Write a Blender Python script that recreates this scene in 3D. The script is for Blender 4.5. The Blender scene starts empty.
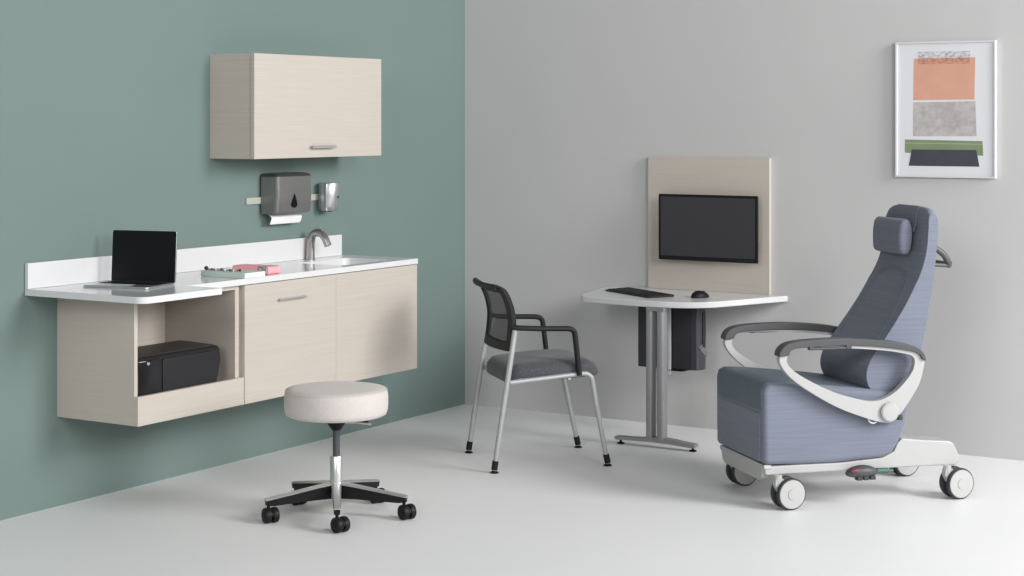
import bpy, bmesh, math, random
from math import sin, cos, pi, radians, atan2
from mathutils import Vector, Matrix
random.seed(7)
SC = bpy.context.scene
COL = SC.collection

# ------------------------------------------------------------------ materials
def lin(c):
    c /= 255.0
    return c / 12.92 if c <= 0.04045 else ((c + 0.055) / 1.055) ** 2.4
def rgb(r, g, b): return (lin(r), lin(g), lin(b), 1.0)

def mat(name, col, rough=0.5, metal=0.0, spec=0.5, coat=0.0):
    m = bpy.data.materials.new(name); m.use_nodes = True
    b = m.node_tree.nodes['Principled BSDF']
    b.inputs['Base Color'].default_value = rgb(*col)
    b.inputs['Roughness'].default_value = rough
    b.inputs['Metallic'].default_value = metal
    b.inputs['Specular IOR Level'].default_value = spec
    b.inputs['Coat Weight'].default_value = coat
    return m

def noisy(m, c1, c2, scale, stretch=(1, 1, 1), detail=4.0, bump=0.0, lo=0.3, hi=0.7, extra=None):
    """two-tone procedural colour (object coordinates) plus optional bump"""
    nt = m.node_tree; N = nt.nodes; L = nt.links
    b = N['Principled BSDF']
    tc = N.new('ShaderNodeTexCoord'); mp = N.new('ShaderNodeMapping')
    mp.inputs['Scale'].default_value = stretch
    nz = N.new('ShaderNodeTexNoise'); nz.inputs['Scale'].default_value = scale
    nz.inputs['Detail'].default_value = detail
    rp = N.new('ShaderNodeValToRGB')
    rp.color_ramp.elements[0].position = lo; rp.color_ramp.elements[0].color = rgb(*c1)
    rp.color_ramp.elements[1].position = hi; rp.color_ramp.elements[1].color = rgb(*c2)
    L.new(tc.outputs['Object'], mp.inputs['Vector']); L.new(mp.outputs['Vector'], nz.inputs['Vector'])
    L.new(nz.outputs['Fac'], rp.inputs['Fac']); L.new(rp.outputs['Color'], b.inputs['Base Color'])
    if bump:
        bp = N.new('ShaderNodeBump'); bp.inputs['Strength'].default_value = bump
        bp.inputs['Distance'].default_value = 0.002
        L.new(nz.outputs['Fac'], bp.inputs['Height']); L.new(bp.outputs['Normal'], b.inputs['Normal'])
    return m

M = {}
M['green_wall'] = noisy(mat('green_wall_paint', (122, 142, 137), 0.75, spec=0.3), (111, 128, 124), (113, 130, 126), 1.2)
M['grey_wall'] = noisy(mat('grey_wall_paint', (190, 190, 190), 0.8, spec=0.2), (190, 189, 189), (193, 192, 192), 1.0)
M['floor'] = noisy(mat('floor_paint', (222, 222, 223), 0.45, spec=0.4), (227, 227, 227), (230, 230, 230), 1.5)
M['laminate'] = noisy(mat('pale_laminate', (213, 204, 192), 0.5, spec=0.35), (186, 177, 167), (194, 186, 177), 3.0, (1.0, 1.0, 110), 6.0)
M['laminate_edge'] = mat('laminate_edge', (192, 187, 174), 0.5, spec=0.35)
M['white_top'] = mat('white_counter', (216, 216, 217), 0.12, spec=0.5)
M['white_edge'] = mat('white_table', (206, 206, 207), 0.2, spec=0.5)
M['steel'] = mat('brushed_steel', (176, 176, 178), 0.4, 0.45)
M['silver'] = mat('silver_paint', (168, 169, 171), 0.5, 0.35)
M['chrome'] = mat('chrome', (206, 205, 205), 0.32, 0.8)
M['nickel'] = mat('dark_nickel', (172, 169, 167), 0.3, 0.95)
M['alu'] = mat('aluminium', (205, 206, 209), 0.3, 1.0)
M['black'] = mat('black_plastic', (21, 21, 23), 0.5, spec=0.25)
M['black_gloss'] = mat('black_gloss', (22, 22, 25), 0.12)
M['screen'] = mat('dark_screen', (18, 17, 21), 0.35, spec=0.2)
M['screen_matt'] = mat('matt_screen', (52, 51, 56), 0.45)
M['black_soft'] = mat('soft_black', (32, 32, 34), 0.6, spec=0.3)
M['pc_black'] = mat('computer_black', (38, 38, 43), 0.5)
M['smoke'] = mat('smoked_plastic', (124, 124, 123), 0.27, 0.4)
M['smoke_dark'] = mat('smoked_plastic_dark', (66, 66, 70), 0.3, 0.1)
M['paper'] = mat('paper', (236, 236, 236), 0.8)
M['white_metal'] = mat('white_powder', (171, 171, 170), 0.4)
M['grey_pad'] = mat('grey_arm_pad', (68, 69, 72), 0.5)
M['rail'] = mat('rail_white', (176, 178, 170), 0.5)
M['table_metal'] = mat('grey_table_metal', (150, 150, 152), 0.5, 0.3)
M['rubber'] = mat('rubber', (50, 51, 54), 0.6)
M['red'] = mat('red_mark', (104, 56, 60), 0.5)
M['green_mark'] = mat('green_mark', (56, 92, 86), 0.5)
M['light_grey'] = mat('light_grey_plastic', (200, 201, 203), 0.4)
M['dark_grey'] = mat('dark_grey_metal', (74, 74, 78), 0.4, 0.3)

def fabric(name, c1, c2, stretch, scale=60, bump=0.3):
    m = mat(name, c1, 0.85, spec=0.2)
    m.node_tree.nodes['Principled BSDF'].inputs['Sheen Weight'].default_value = 0.15
    return noisy(m, c1, c2, scale, stretch, 5.0, bump)
M['blue'] = fabric('blue_grey_upholstery', (107, 112, 125), (117, 123, 137), (0.05, 0.05, 2.4), 70, 0.15)
M['vinyl'] = noisy(mat('slate_vinyl', (90, 101, 113), 0.55), (87, 98, 110), (92, 103, 115), 12)
M['seat_grey'] = fabric('charcoal_seat_fabric', (66, 67, 71), (88, 89, 94), (1, 1, 1), 160, 0.5)
M['stool_fabric'] = fabric('cream_stool_fabric', (193, 186, 181), (203, 197, 192), (1, 1, 0.35), 260, 0.3)

def mesh_net():
    m = mat('black_net', (38, 38, 40), 0.8)
    nt = m.node_tree; N = nt.nodes; L = nt.links
    b = N['Principled BSDF']; out = N['Material Output']
    tr = N.new('ShaderNodeBsdfTransparent'); mx = N.new('ShaderNodeMixShader')
    mx.inputs['Fac'].default_value = 0.8
    L.new(tr.outputs[0], mx.inputs[1]); L.new(b.outputs[0], mx.inputs[2]); L.new(mx.outputs[0], out.inputs['Surface'])
    return m
M['net'] = mesh_net()

# ------------------------------------------------------------------ helpers
def thing(name, label, cat, loc=(0, 0, 0), rotz=0.0, group=None):
    o = bpy.data.objects.new(name, None); COL.objects.link(o)
    o.location = loc; o.rotation_euler = (0, 0, rotz); o.empty_display_size = 0.05
    o['label'] = label; o['category'] = cat
    if group: o['group'] = group
    return o

def obj(name, bm, m, parent=None, bevel=0.0, seg=3, angle=35, smooth=True, sub=0):
    me = bpy.data.meshes.new(name)
    bmesh.ops.recalc_face_normals(bm, faces=bm.faces[:])
    bm.to_mesh(me); bm.free()
    for mm in (m if isinstance(m, (list, tuple)) else [m]): me.materials.append(mm)
    o = bpy.data.objects.new(name, me); COL.objects.link(o)
    if smooth:
        for p in me.polygons: p.use_smooth = True
        me.set_sharp_from_angle(angle=radians(angle))
    if bevel:
        md = o.modifiers.new('bevel', 'BEVEL'); md.width = bevel; md.segments = seg
        md.limit_method = 'ANGLE'; md.angle_limit = radians(angle); md.harden_normals = True
    if sub:
        md = o.modifiers.new('subdivision', 'SUBSURF'); md.levels = sub; md.render_levels = sub
    if parent: o.parent = parent
    return o

def tag(o, label, cat, group=None):
    o['label'] = label; o['category'] = cat
    if group: o['group'] = group
    return o

def struct(name, bm, m, **k):
    o = obj(name, bm, m, **k); o['kind'] = 'structure'; return o

def box(bm, x0, x1, y0, y1, z0, z1, mi=0, mtx=None):
    vs = [bm.verts.new((x, y, z)) for z in (z0, z1) for y in (y0, y1) for x in (x0, x1)]
    if mtx is not None:
        for v in vs: v.co = mtx @ v.co
    fs = []
    for q in ((0, 1, 3, 2), (4, 6, 7, 5), (0, 4, 5, 1), (2, 3, 7, 6), (0, 2, 6, 4), (1, 5, 7, 3)):
        f = bm.faces.new([vs[i] for i in q]); f.material_index = mi; fs.append(f)
    return vs

def prism(bm, pts, axis, t0, t1, mi=0, hole=None):
    """extrude a 2D outline (optionally with a hole).  axis 'y': pts are (x,z); 'z': (x,y); 'x': (y,z)"""
    def P(p, t):
        return {'y': (p[0], t, p[1]), 'z': (p[0], p[1], t), 'x': (t, p[0], p[1])}[axis]
    loops = [pts] + ([hole] if hole else [])
    rings = []
    for lp in loops:
        a = [bm.verts.new(P(p, t0)) for p in lp]; b = [bm.verts.new(P(p, t1)) for p in lp]
        rings.append((a, b))
        n = len(lp)
        for i in range(n):
            f = bm.faces.new((a[i], a[(i + 1) % n], b[(i + 1) % n], b[i])); f.material_index = mi
    if not hole:
        for r in rings[0]:
            f = bm.faces.new(r); f.material_index = mi
    else:
        for k in (0, 1):
            es = []
            for r in rings:
                n = len(r[k])
                for i in range(n):
                    e = bm.edges.get((r[k][i], r[k][(i + 1) % n]))
                    es.append(e)
            res = bmesh.ops.triangle_fill(bm, edges=es, use_beauty=True, use_dissolve=False)
            for g in res['geom']:
                if isinstance(g, bmesh.types.BMFace): g.material_index = mi

def catmull(pts, n=6, closed=False):
    pts = [Vector(p) for p in pts]; out = []
    N = len(pts); rng = range(N) if closed else range(N - 1)
    for i in rng:
        if closed:
            p0, p1, p2, p3 = pts[(i - 1) % N], pts[i], pts[(i + 1) % N], pts[(i + 2) % N]
        else:
            p0 = pts[i - 1] if i > 0 else pts[0] * 2 - pts[1]
            p1, p2 = pts[i], pts[i + 1]
            p3 = pts[i + 2] if i + 2 < N else pts[-1] * 2 - pts[-2]
        for k in range(n):
            t = k / n
            out.append(0.5 * ((2 * p1) + (p2 - p0) * t + (2 * p0 - 5 * p1 + 4 * p2 - p3) * t * t + (3 * p1 - p0 - 3 * p2 + p3) * t ** 3))
    if not closed: out.append(pts[-1])
    return out

def tube(bm, pts, rad, seg=14, cap=True, squash=None, mi=0, up=(0, 0, 1), closed=False):
    """rad: number or list.  squash=(w,h): multiplies section width (sideways) and height."""
    pts = [Vector(p) for p in pts]; n = len(pts); rings = []
    rads = rad if isinstance(rad, (list, tuple)) else [rad] * n
    sq = squash or (1, 1); side_prev = None
    for i, p in enumerate(pts):
        if closed: d = pts[(i + 1) % n] - pts[i - 1]
        else: d = pts[min(i + 1, n - 1)] - pts[max(i - 1, 0)]
        d.normalize()
        s = d.cross(Vector(up)) if side_prev is None else side_prev - d * side_prev.dot(d)
        if s.length < 1e-4: s = d.orthogonal()
        s.normalize(); side_prev = s
        u = s.cross(d).normalized()
        rings.append([bm.verts.new(p + (s * cos(2 * pi * k / seg) * sq[0] + u * sin(2 * pi * k / seg) * sq[1]) * rads[i]) for k in range(seg)])
    last = n if closed else n - 1
    for i in range(last):
        A, B = rings[i], rings[(i + 1) % n]
        for k in range(seg):
            f = bm.faces.new((A[k], A[(k + 1) % seg], B[(k + 1) % seg], B[k])); f.material_index = mi
    if cap and not closed:
        for r in (rings[0], rings[-1]):
            f = bm.faces.new(r); f.material_index = mi

def lathe(bm, prof, seg=40, center=(0, 0, 0), mtx=None, mi=0):
    """prof: (r,z) list; r=0 ends are closed with a pole"""
    c = Vector(center); rings = []
    for r, z in prof:
        if r < 1e-6: rings.append([bm.verts.new(c + Vector((0, 0, z)))])
        else: rings.append([bm.verts.new(c + Vector((r * cos(2 * pi * k / seg), r * sin(2 * pi * k / seg), z))) for k in range(seg)])
    for a, b in zip(rings, rings[1:]):
        for k in range(seg):
            k2 = (k + 1) % seg
            q = [a[k % len(a)], a[k2 % len(a)], b[k2 % len(b)], b[k % len(b)]]
            q = list(dict.fromkeys(q))
            if len(q) >= 3:
                f = bm.faces.new(q); f.material_index = mi
    for r in (rings[0], rings[-1]):
        if len(r) > 1:
            f = bm.faces.new(r); f.material_index = mi
    if mtx is not None:
        for r in rings:
            for v in r: v.co = mtx @ v.co

def rrect(x0, x1, y0, y1, r, n=6):
    out = []
    for cx, cy, a0 in ((x1 - r, y1 - r, 0), (x0 + r, y1 - r, 90), (x0 + r, y0 + r, 180), (x1 - r, y0 + r, 270)):
        for k in range(n + 1):
            a = radians(a0 + 90 * k / n); out.append((cx + r * cos(a), cy + r * sin(a)))
    return out

def dup(root, loc=None, rotz=None, label=None):
    r = root.copy(); COL.objects.link(r)
    if loc is not None: r.location = loc
    if rotz is not None: r.rotation_euler = (0, 0, rotz)
    if label: r['label'] = label
    for ch in root.children:
        c = ch.copy(); COL.objects.link(c); c.parent = r
        for g in ch.children:
            d = g.copy(); COL.objects.link(d); d.parent = c
    return r
NB = bmesh.new

# ------------------------------------------------------------------ the setting
bm = NB(); box(bm, -0.15, 7.5, -10.0, 0.15, -0.1, 0.0); struct('floor', bm, M['floor'], smooth=False)
bm = NB(); box(bm, -0.15, 0.0, -7.0, 0.15, 0.0, 3.2); struct('wall_left', bm, M['green_wall'], smooth=False)
bm = NB(); box(bm, 0.0, 6.5, 0.0, 0.15, 0.0, 3.2); struct('wall_back', bm, M['grey_wall'], smooth=False)

# ------------------------------------------------------------------ wall cabinet (above the counter)
def bar_handle(name, x, y0, y1, z, parent, h=0.011, pr=0.028):
    bm = NB()
    box(bm, x + pr - 0.009, x + pr, y0, y1, z - h / 2, z + h / 2)
    for y in (y0 + 0.012, y1 - 0.012): box(bm, x, x + pr - 0.008, y - 0.005, y + 0.005, z - 0.004, z + 0.004)
    return obj(name, bm, M['steel'], parent, bevel=0.0015)

t = thing('upper_cabinet', 'pale wood wall cabinet hung high on the green wall above the towel dispenser', 'cabinet', (0, -1.655, 1.419))
y0, y1, H = -0.476, 0.486, 0.478
bm = NB()
box(bm, -0.0005, 0.248, y0, y0 + 0.018, 0, H); box(bm, -0.0005, 0.248, y1 - 0.018, y1, 0, H)
box(bm, -0.0005, 0.248, y0 + 0.018, y1 - 0.018, 0, 0.018); box(bm, -0.0005, 0.248, y0 + 0.018, y1 - 0.018, H - 0.018, H)
box(bm, 0.001, 0.012, y0 + 0.018, y1 - 0.018, 0.018, H - 0.018)
obj('body', bm, M['laminate'], t, smooth=False)
bm = NB(); box(bm, 0.2505, 0.27, -0.483, y1, 0, H)
d = obj('door', bm, M['laminate'], t, bevel=0.0012)
bar_handle('handle', 0.27, -0.086, 0.088, 0.05, d, 0.014)

# ------------------------------------------------------------------ base cabinets
ZB, ZT, FX = 0.370, 0.885, 0.452
def carcass(bm, ya, yb, xf, back=0.03):
    box(bm, -0.0005, xf, ya, ya + 0.019, 0, ZT - ZB); box(bm, 0.001, xf, yb - 0.019, yb, 0, ZT - ZB)
    box(bm, 0.001, xf, ya + 0.019, yb - 0.019, 0, 0.019)
    box(bm, 0.001, xf, ya + 0.019, yb - 0.019, ZT - ZB - 0.019, ZT - ZB - 0.001)
    box(bm, 0.001, back, ya + 0.019, yb - 0.019, 0.019, ZT - ZB - 0.019)
# open shelf unit
t = thing('open_cabinet', 'pale wood wall-hung cabinet with an open shelf holding the black printer', 'cabinet', (0, -2.744, ZB))
ya, yb = -0.325, 0.323
bm = NB(); carcass(bm, ya, yb - 0.018, 0.432); obj('body', bm, M['laminate'], t, bevel=0.001)
bm = NB(); box(bm, 0.031, 0.4315, ya + 0.0195, yb - 0.0385, 0.076, 0.094); obj('shelf', bm, M['laminate'], t, bevel=0.001)
bm = NB(); box(bm, 0.4325, FX, ya, yb - 0.0015, 0.0, 0.117)
ap = obj('apron_panel', bm, M['laminate'], t, bevel=0.001)
bm = NB(); box(bm, 0.001, 0.425, yb - 0.017, yb - 0.001, 0.0, ZT - ZB - 0.002); obj('filler_panel', bm, M['laminate'], t, bevel=0.001)
# door unit
t = thing('base_cabinet', 'pale wood wall-hung base cabinet with the single steel bar handle below the coral case', 'cabinet', (0, -2.0975, ZB))
ya, yb = -0.3215, 0.3225
bm = NB(); carcass(bm, ya, yb, 0.43); obj('body', bm, M['laminate'], t, bevel=0.001)
bm = NB(); box(bm, 0.4325, FX, ya + 0.001, yb + 0.0004, 0.0, ZT - ZB - 0.003)
d = obj('door', bm, M['laminate'], t, bevel=0.001)
bar_handle('handle', FX, -0.100, 0.088, 0.432, d, 0.009, 0.019)
# sink unit
t = thing('sink_cabinet', 'pale wood wall-hung cabinet with plain handleless front under the sink', 'cabinet', (0, -1.447, ZB))
ya, yb = -0.326, 0.327
bm = NB()
box(bm, -0.0005, 0.43, ya, ya + 0.019, 0, ZT - ZB - 0.001); box(bm, 0.001, 0.43, yb - 0.019, yb, 0, ZT - ZB - 0.001)
box(bm, 0.001, 0.43, ya + 0.019, yb - 0.019, 0, 0.019); box(bm, 0.001, 0.02, ya + 0.019, yb - 0.019, 0.019, ZT - ZB - 0.001)
obj('body', bm, M['laminate'], t, bevel=0.001)
bm = NB(); box(bm, 0.4325, FX, ya - 0.0004, yb, 0.0, ZT - ZB - 0.003); obj('front_panel', bm, M['laminate'], t, bevel=0.001)

# ------------------------------------------------------------------ countertop with sink
CZ = 0.912
t = thing('countertop', 'long glossy white countertop with backsplash and a deeper end under the laptop', 'countertop', (0, -2.18, 0.8855))
oy = 2.18
L0, L1, YE = -3.246 + oy, -2.791 + oy, -1.12 + oy
out = [(0.001, L0), (0.60, L0)]
for k in range(1, 7):
    a = radians(-90 + 15 * k); out.append((0.60 + 0.05 * cos(a), L0 + 0.05 + 0.05 * sin(a)))
out += [(0.65, L1), (0.458, L1), (0.458, YE), (0.001, YE)]
sx0, sx1, sy0, sy1 = 0.125, 0.395, -1.655 + oy, -1.265 + oy
hole = rrect(sx0, sx1, sy0, sy1, 0.035)
bm = NB(); prism(bm, out, 'z', 0.0, CZ - 0.8855, hole=hole)
obj('worktop', bm, M['white_top'], t, bevel=0.002, seg=2)
# basin
bm = NB()
lv = [(0.0, CZ - 0.8855 - 0.004), (0.006, -0.03), (0.014, -0.09), (0.03, -0.112), (0.06, -0.116)]
rings = []
for ins, z in lv:
    r = max(0.012, 0.036 - ins * 0.3)
    rings.append([bm.verts.new((x, y, z)) for x, y in rrect(sx0 - 0.0005 + ins, sx1 + 0.0005 - ins, sy0 - 0.0005 + ins, sy1 + 0.0005 - ins, r)])
orings = []
for ins, z in [(-0.012, 0.0 - 0.003), (-0.004, -0.09), (0.05, -0.126)]:
    r = 0.04
    orings.append([bm.verts.new((x, y, z)) for x, y in rrect(sx0 + ins, sx1 - ins, sy0 + ins, sy1 - ins, r)])
def bridge(A, B):
    n = len(A)
    for i in range(n): bm.faces.new((A[i], A[(i + 1) % n], B[(i + 1) % n], B[i]))
for A, B in zip(rings, rings[1:]): bridge(A, B)
for A, B in zip(orings, orings[1:]): bridge(A, B)
bm.faces.new(rings[-1]); bm.faces.new(orings[-1]); bridge(rings[0], orings[0])
bs = obj('sink_basin', bm, mat('basin_white', (214, 214, 215), 0.4), t, angle=60)
bm = NB(); lathe(bm, [(0.0, -0.1155), (0.018, -0.1155), (0.021, -0.1145), (0.0225, -0.1155)], 24, (0.26, (sy0 + sy1) / 2, 0)); obj('drain', bm, M['chrome'], bs)
bm = NB(); box(bm, 0.0015, 0.02, L0, -1.162 + oy, CZ - 0.8855 + 0.0005, 1.017 - 0.8855)
obj('backsplash', bm, M['white_top'], t, bevel=0.0015)

# faucet
t = thing('faucet', 'dark nickel gooseneck faucet behind the white sink', 'faucet', (0.045, -1.451, CZ))
bm = NB(); lathe(bm, [(0.0, 0.0005), (0.0245, 0.0005), (0.0245, 0.004), (0.022, 0.006)], 28); obj('base_ring', bm, M['nickel'], t)
pth = catmull([(0, 0, 0.004), (0.001, 0, 0.05), (0.004, 0, 0.09), (0.018, 0, 0.123), (0.043, 0, 0.135), (0.07, 0, 0.127), (0.092, 0, 0.106), (0.105, 0, 0.082)], 6)
n = len(pth); bm = NB(); tube(bm, pth, [0.0225 - 0.0045 * min(1, i / (n * 0.45)) for i in range(n)], 20, up=(0, 1, 0))
sp = obj('spout', bm, M['nickel'], t, angle=50)
bm = NB(); tube(bm, [(0.1, 0, 0.093), (0.1105, 0, 0.0715)], 0.0178, 20, up=(0, 1, 0)); obj('outlet', bm, M['nickel'], sp)

# ------------------------------------------------------------------ laptop
t = thing('laptop', 'open silver laptop with black screen at the left end of the countertop', 'laptop', (0.135, -3.064, CZ + 0.0005), radians(12.5))
W, D, TH = 0.307, 0.222, 0.0085
bm = NB(); prism(bm, rrect(0, W, 0, D, 0.012), 'z', 0.0, TH); bd = obj('base', bm, M['alu'], t, bevel=0.002)
bm = NB()
prism(bm, rrect(0.02, W - 0.02, 0.095, 0.19, 0.003, 2), 'z', TH - 0.001, TH + 0.0006)
for r in range(5):
    for c in range(13):
        kx = 0.0225 + c * 0.0202; ky = 0.0985 + r * 0.0184
        box(bm, kx, kx + 0.0172, ky, ky + 0.0155, TH + 0.0005, TH + 0.0016)
obj('keyboard', bm, M['black'], bd, smooth=False)
bm = NB(); prism(bm, rrect(W / 2 - 0.05, W / 2 + 0.05, 0.012, 0.082, 0.004, 3), 'z', TH - 0.001, TH + 0.0004); obj('trackpad', bm, M['light_grey'], bd)
tl = radians(4)
mt = Matrix.Translation((0, D - 0.006, TH - 0.0035)) @ Matrix.Rotation(-tl, 4, 'X')
bm = NB(); prism(bm, rrect(0.004, W + 0.002, 0.0, 0.216, 0.01), 'y', -0.001, 0.006)
bmesh.ops.transform(bm, matrix=mt, verts=bm.verts[:])
ld = obj('lid', bm, M['alu'], t, bevel=0.001)
bm = NB(); prism(bm, rrect(0.005, W + 0.001, 0.001, 0.215, 0.009), 'y', -0.0022, -0.0012)
bmesh.ops.transform(bm, matrix=mt, verts=bm.verts[:]); obj('screen', bm, M['screen'], ld)
bm = NB(); tube(bm, [(0.03, D - 0.008, TH - 0.001), (W - 0.03, D - 0.008, TH - 0.001)], 0.004, 12); obj('hinge', bm, M['black'], t)

# ------------------------------------------------------------------ things on the counter
t = thing('book', 'closed sage green book lying flat on the countertop under the bead string', 'book', (0.335, -2.357, CZ + 0.0005))
bm = NB()
box(bm, -0.125, 0.124, -0.068, 0.07, 0, 0.0018); box(bm, -0.125, 0.124, -0.068, 0.07, 0.0212, 0.023)
box(bm, -0.125, 0.124, -0.07, -0.067, 0, 0.023)
obj('cover', bm, mat('sage_cover', (200, 213, 204), 0.6), t, bevel=0.0006)
bm = NB(); box(bm, -0.122, 0.1235, -0.0665, 0.067, 0.0019, 0.0211)
obj('pages', bm, noisy(mat('page_edges', (222, 230, 236), 0.8), (216, 225, 232), (232, 238, 242), 20, (1, 1, 60)), t, smooth=False)
t = thing('case', 'coral pink case with a grey patterned band behind the sage green book', 'case', (0.325, -2.165, CZ + 0.0005))
bm = NB(); prism(bm, rrect(-0.12, 0.09, 0, 0.033, 0.009, 4), 'y', -0.05, 0.035); obj('case_body', bm, mat('coral_cover', (250, 172, 177), 0.55), t, bevel=0.004)
bm = NB(); prism(bm, rrect(0.028, 0.078, -0.0003, 0.0345, 0.008, 4), 'y', -0.052, 0.037)
obj('band', bm, noisy(mat('patterned_band', (150, 150, 150), 0.5), (80, 84, 86), (214, 210, 206), 130, lo=0.42, hi=0.58), t)
# bead string
t = thing('bead_string', 'string of black, brown and white beads lying on the sage green book', 'beads', (0.29, -2.385, CZ + 0.024))
pts = catmull([(-0.075, -0.012, 0), (-0.045, 0.0, 0), (-0.02, -0.012, 0), (0.005, 0.004, 0), (0.03, -0.01, 0), (0.055, 0.004, 0), (0.08, -0.012, 0), (0.1, 0.008, 0)], 3)
cols = [mat('bead_white', (220, 216, 210), 0.4), mat('bead_brown', (120, 88, 84), 0.4), mat('bead_black', (44, 42, 44), 0.35), mat('bead_grey', (150, 150, 146), 0.4)]
for i, p in enumerate(pts):
    r = 0.0095 if i == 0 else random.choice((0.0048, 0.0055, 0.006))
    b2 = NB(); bmesh.ops.create_icosphere(b2, subdivisions=2, radius=r, matrix=Matrix.Translation((p.x, p.y, r)))
    obj('bead', b2, cols[2] if i == 0 else cols[[0, 3, 1, 2, 0, 1][i % 6]], t, angle=180)
b2 = NB(); tube(b2, [(p.x, p.y, 0.005) for p in pts], 0.001, 6); obj('cord', b2, M['black'], t)

# ------------------------------------------------------------------ wall rail, towel dispenser, soap dispenser
bm = NB(); box(bm, 0.001, 0.011, -1.884, -1.33, 1.197, 1.229)
tag(obj('mounting_rail', bm, M['rail'], None, bevel=0.002), 'narrow off-white mounting rail on the green wall behind the two dispensers', 'rail')

t = thing('paper_towel_dispenser', 'grey smoked plastic paper towel dispenser on the rail under the wall cabinet', 'dispenser', (0.0, -1.650, 1.148))
hw = 0.133
back = [(0.012, -hw), (0.012, hw)]
def disp_outline(ins, fx):
    o = [(0.0125, -hw + ins), (fx - 0.018, -hw + ins)]
    for k in range(1, 6):
        a = radians(-90 + 18 * k); o.append((fx - 0.018 + 0.018 * cos(a), -hw + ins + 0.018 + 0.018 * sin(a)))
    for k in range(1, 8):
        y = -hw + ins + 0.018 + (2 * hw - 2 * ins - 0.036) * k / 8
        o.append((fx + 0.006 * sin(pi * k / 8), y))
    for k in range(0, 6):
        a = radians(18 * k); o.append((fx - 0.018 + 0.018 * cos(a), hw - ins - 0.018 + 0.018 * sin(a)))
    o.append((0.0125, hw - ins)); return o
bm = NB(); rs = []
for ins, fx, z in ((0.006, 0.098, 0.0), (0.0, 0.108, 0.012), (0.0, 0.114, 0.09), (0.0, 0.112, 0.178)):
    rs.append([bm.verts.new((x, y, z)) for x, y in disp_outline(ins, fx)])
for A, B in zip(rs, rs[1:]): bridge(A, B)
bm.faces.new(rs[0]); bm.faces.new(rs[-1]); cv = obj('cover', bm, M['smoke'], t, angle=40)
bm = NB(); rs = []
for ins, fx, z in ((0.0, 0.112, 0.1785), (0.003, 0.106, 0.188), (0.016, 0.09, 0.193), (0.04, 0.06, 0.195)):
    rs.append([bm.verts.new((x, y, z)) for x, y in disp_outline(ins, fx)])
for A, B in zip(rs, rs[1:]): bridge(A, B)
bm.faces.new(rs[0]); bm.faces.new(rs[-1]); obj('lid', bm, M['smoke_dark'], t, angle=50)
tear = []
for k in range(28):
    a = 2 * pi * k / 28 - pi / 2
    w_ = 0.021 * cos(a) * (1.0 if sin(a) < 0 else max(0.0, 1 - sin(a)) ** 0.55)
    z_ = 0.017 * sin(a) if sin(a) < 0 else 0.052 * sin(a)
    tear.append((w_ - 0.016, 0.046 + z_))
bm = NB(); prism(bm, tear, 'x', 0.1155, 0.1215); obj('window', bm, M['black_gloss'], cv)
bm = NB()
sh = [(0.045, 0.012), (0.061, 0.0), (0.064, -0.008), (0.059, -0.022), (0.052, -0.036)]
for a, b in zip(sh, sh[1:]):
    pass
vsA = [bm.verts.new((x, -0.112, z)) for x, z in sh]; vsB = [bm.verts.new((x, 0.116, z)) for x, z in sh]
vsC = [bm.verts.new((x - 0.0012, -0.112, z - 0.0006)) for x, z in sh]; vsD = [bm.verts.new((x - 0.0012, 0.116, z - 0.0006)) for x, z in sh]
for i in range(4):
    bm.faces.new((vsA[i], vsA[i + 1], vsB[i + 1], vsB[i])); bm.faces.new((vsC[i], vsD[i], vsD[i + 1], vsC[i + 1]))
    bm.faces.new((vsA[i], vsC[i], vsC[i + 1], vsA[i + 1])); bm.faces.new((vsB[i], vsB[i + 1], vsD[i + 1], vsD[i]))
bm.faces.new((vsA[0], vsB[0], vsD[0], vsC[0])); bm.faces.new((vsA[4], vsC[4], vsD[4], vsB[4]))
pt = obj('paper_towel', bm, M['paper'], None, smooth=True); pt.location = (0.0, -1.655, 1.1475 - 0.0125)
tag(pt, 'white paper towel sheet hanging out under the grey dispenser', 'paper towel')

t = thing('soap_dispenser', 'chrome cylindrical soap dispenser on the rail right of the towel dispenser', 'dispenser', (0.0108, -1.318, 1.146))
bm = NB()
prof = [(0.0, 0.0), (0.04, 0.0), (0.046, 0.006), (0.048, 0.02), (0.048, 0.133), (0.045, 0.139), (0.0, 0.1405)]
lathe(bm, prof, 40, (0.05, 0, 0))
for v in bm.verts:
    if v.co.z < 0.05 and v.co.x > 0.07: v.co.x -= (0.05 - v.co.z) * 0.35
b1 = obj('body', bm, mat('satin_chrome', (200, 200, 204), 0.3, 0.8), t, angle=40)
bm = NB(); box(bm, 0.0, 0.02, -0.025, 0.03, 0.005, 0.135); obj('back_plate', bm, M['light_grey'], t, bevel=0.003)
bm = NB(); lathe(bm, [(0.0, -0.004), (0.018, -0.004), (0.02, 0.0), (0.02, 0.003)], 20, (0.05, -0.008, 0)); obj('nozzle', bm, M['black'], t)
bm = NB(); bmesh.ops.create_uvsphere(bm, u_segments=16, v_segments=10, radius=0.007, matrix=Matrix.Translation((0.088, 0.018, 0.068)))
obj('sensor', bm, M['black_gloss'], b1)

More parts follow.
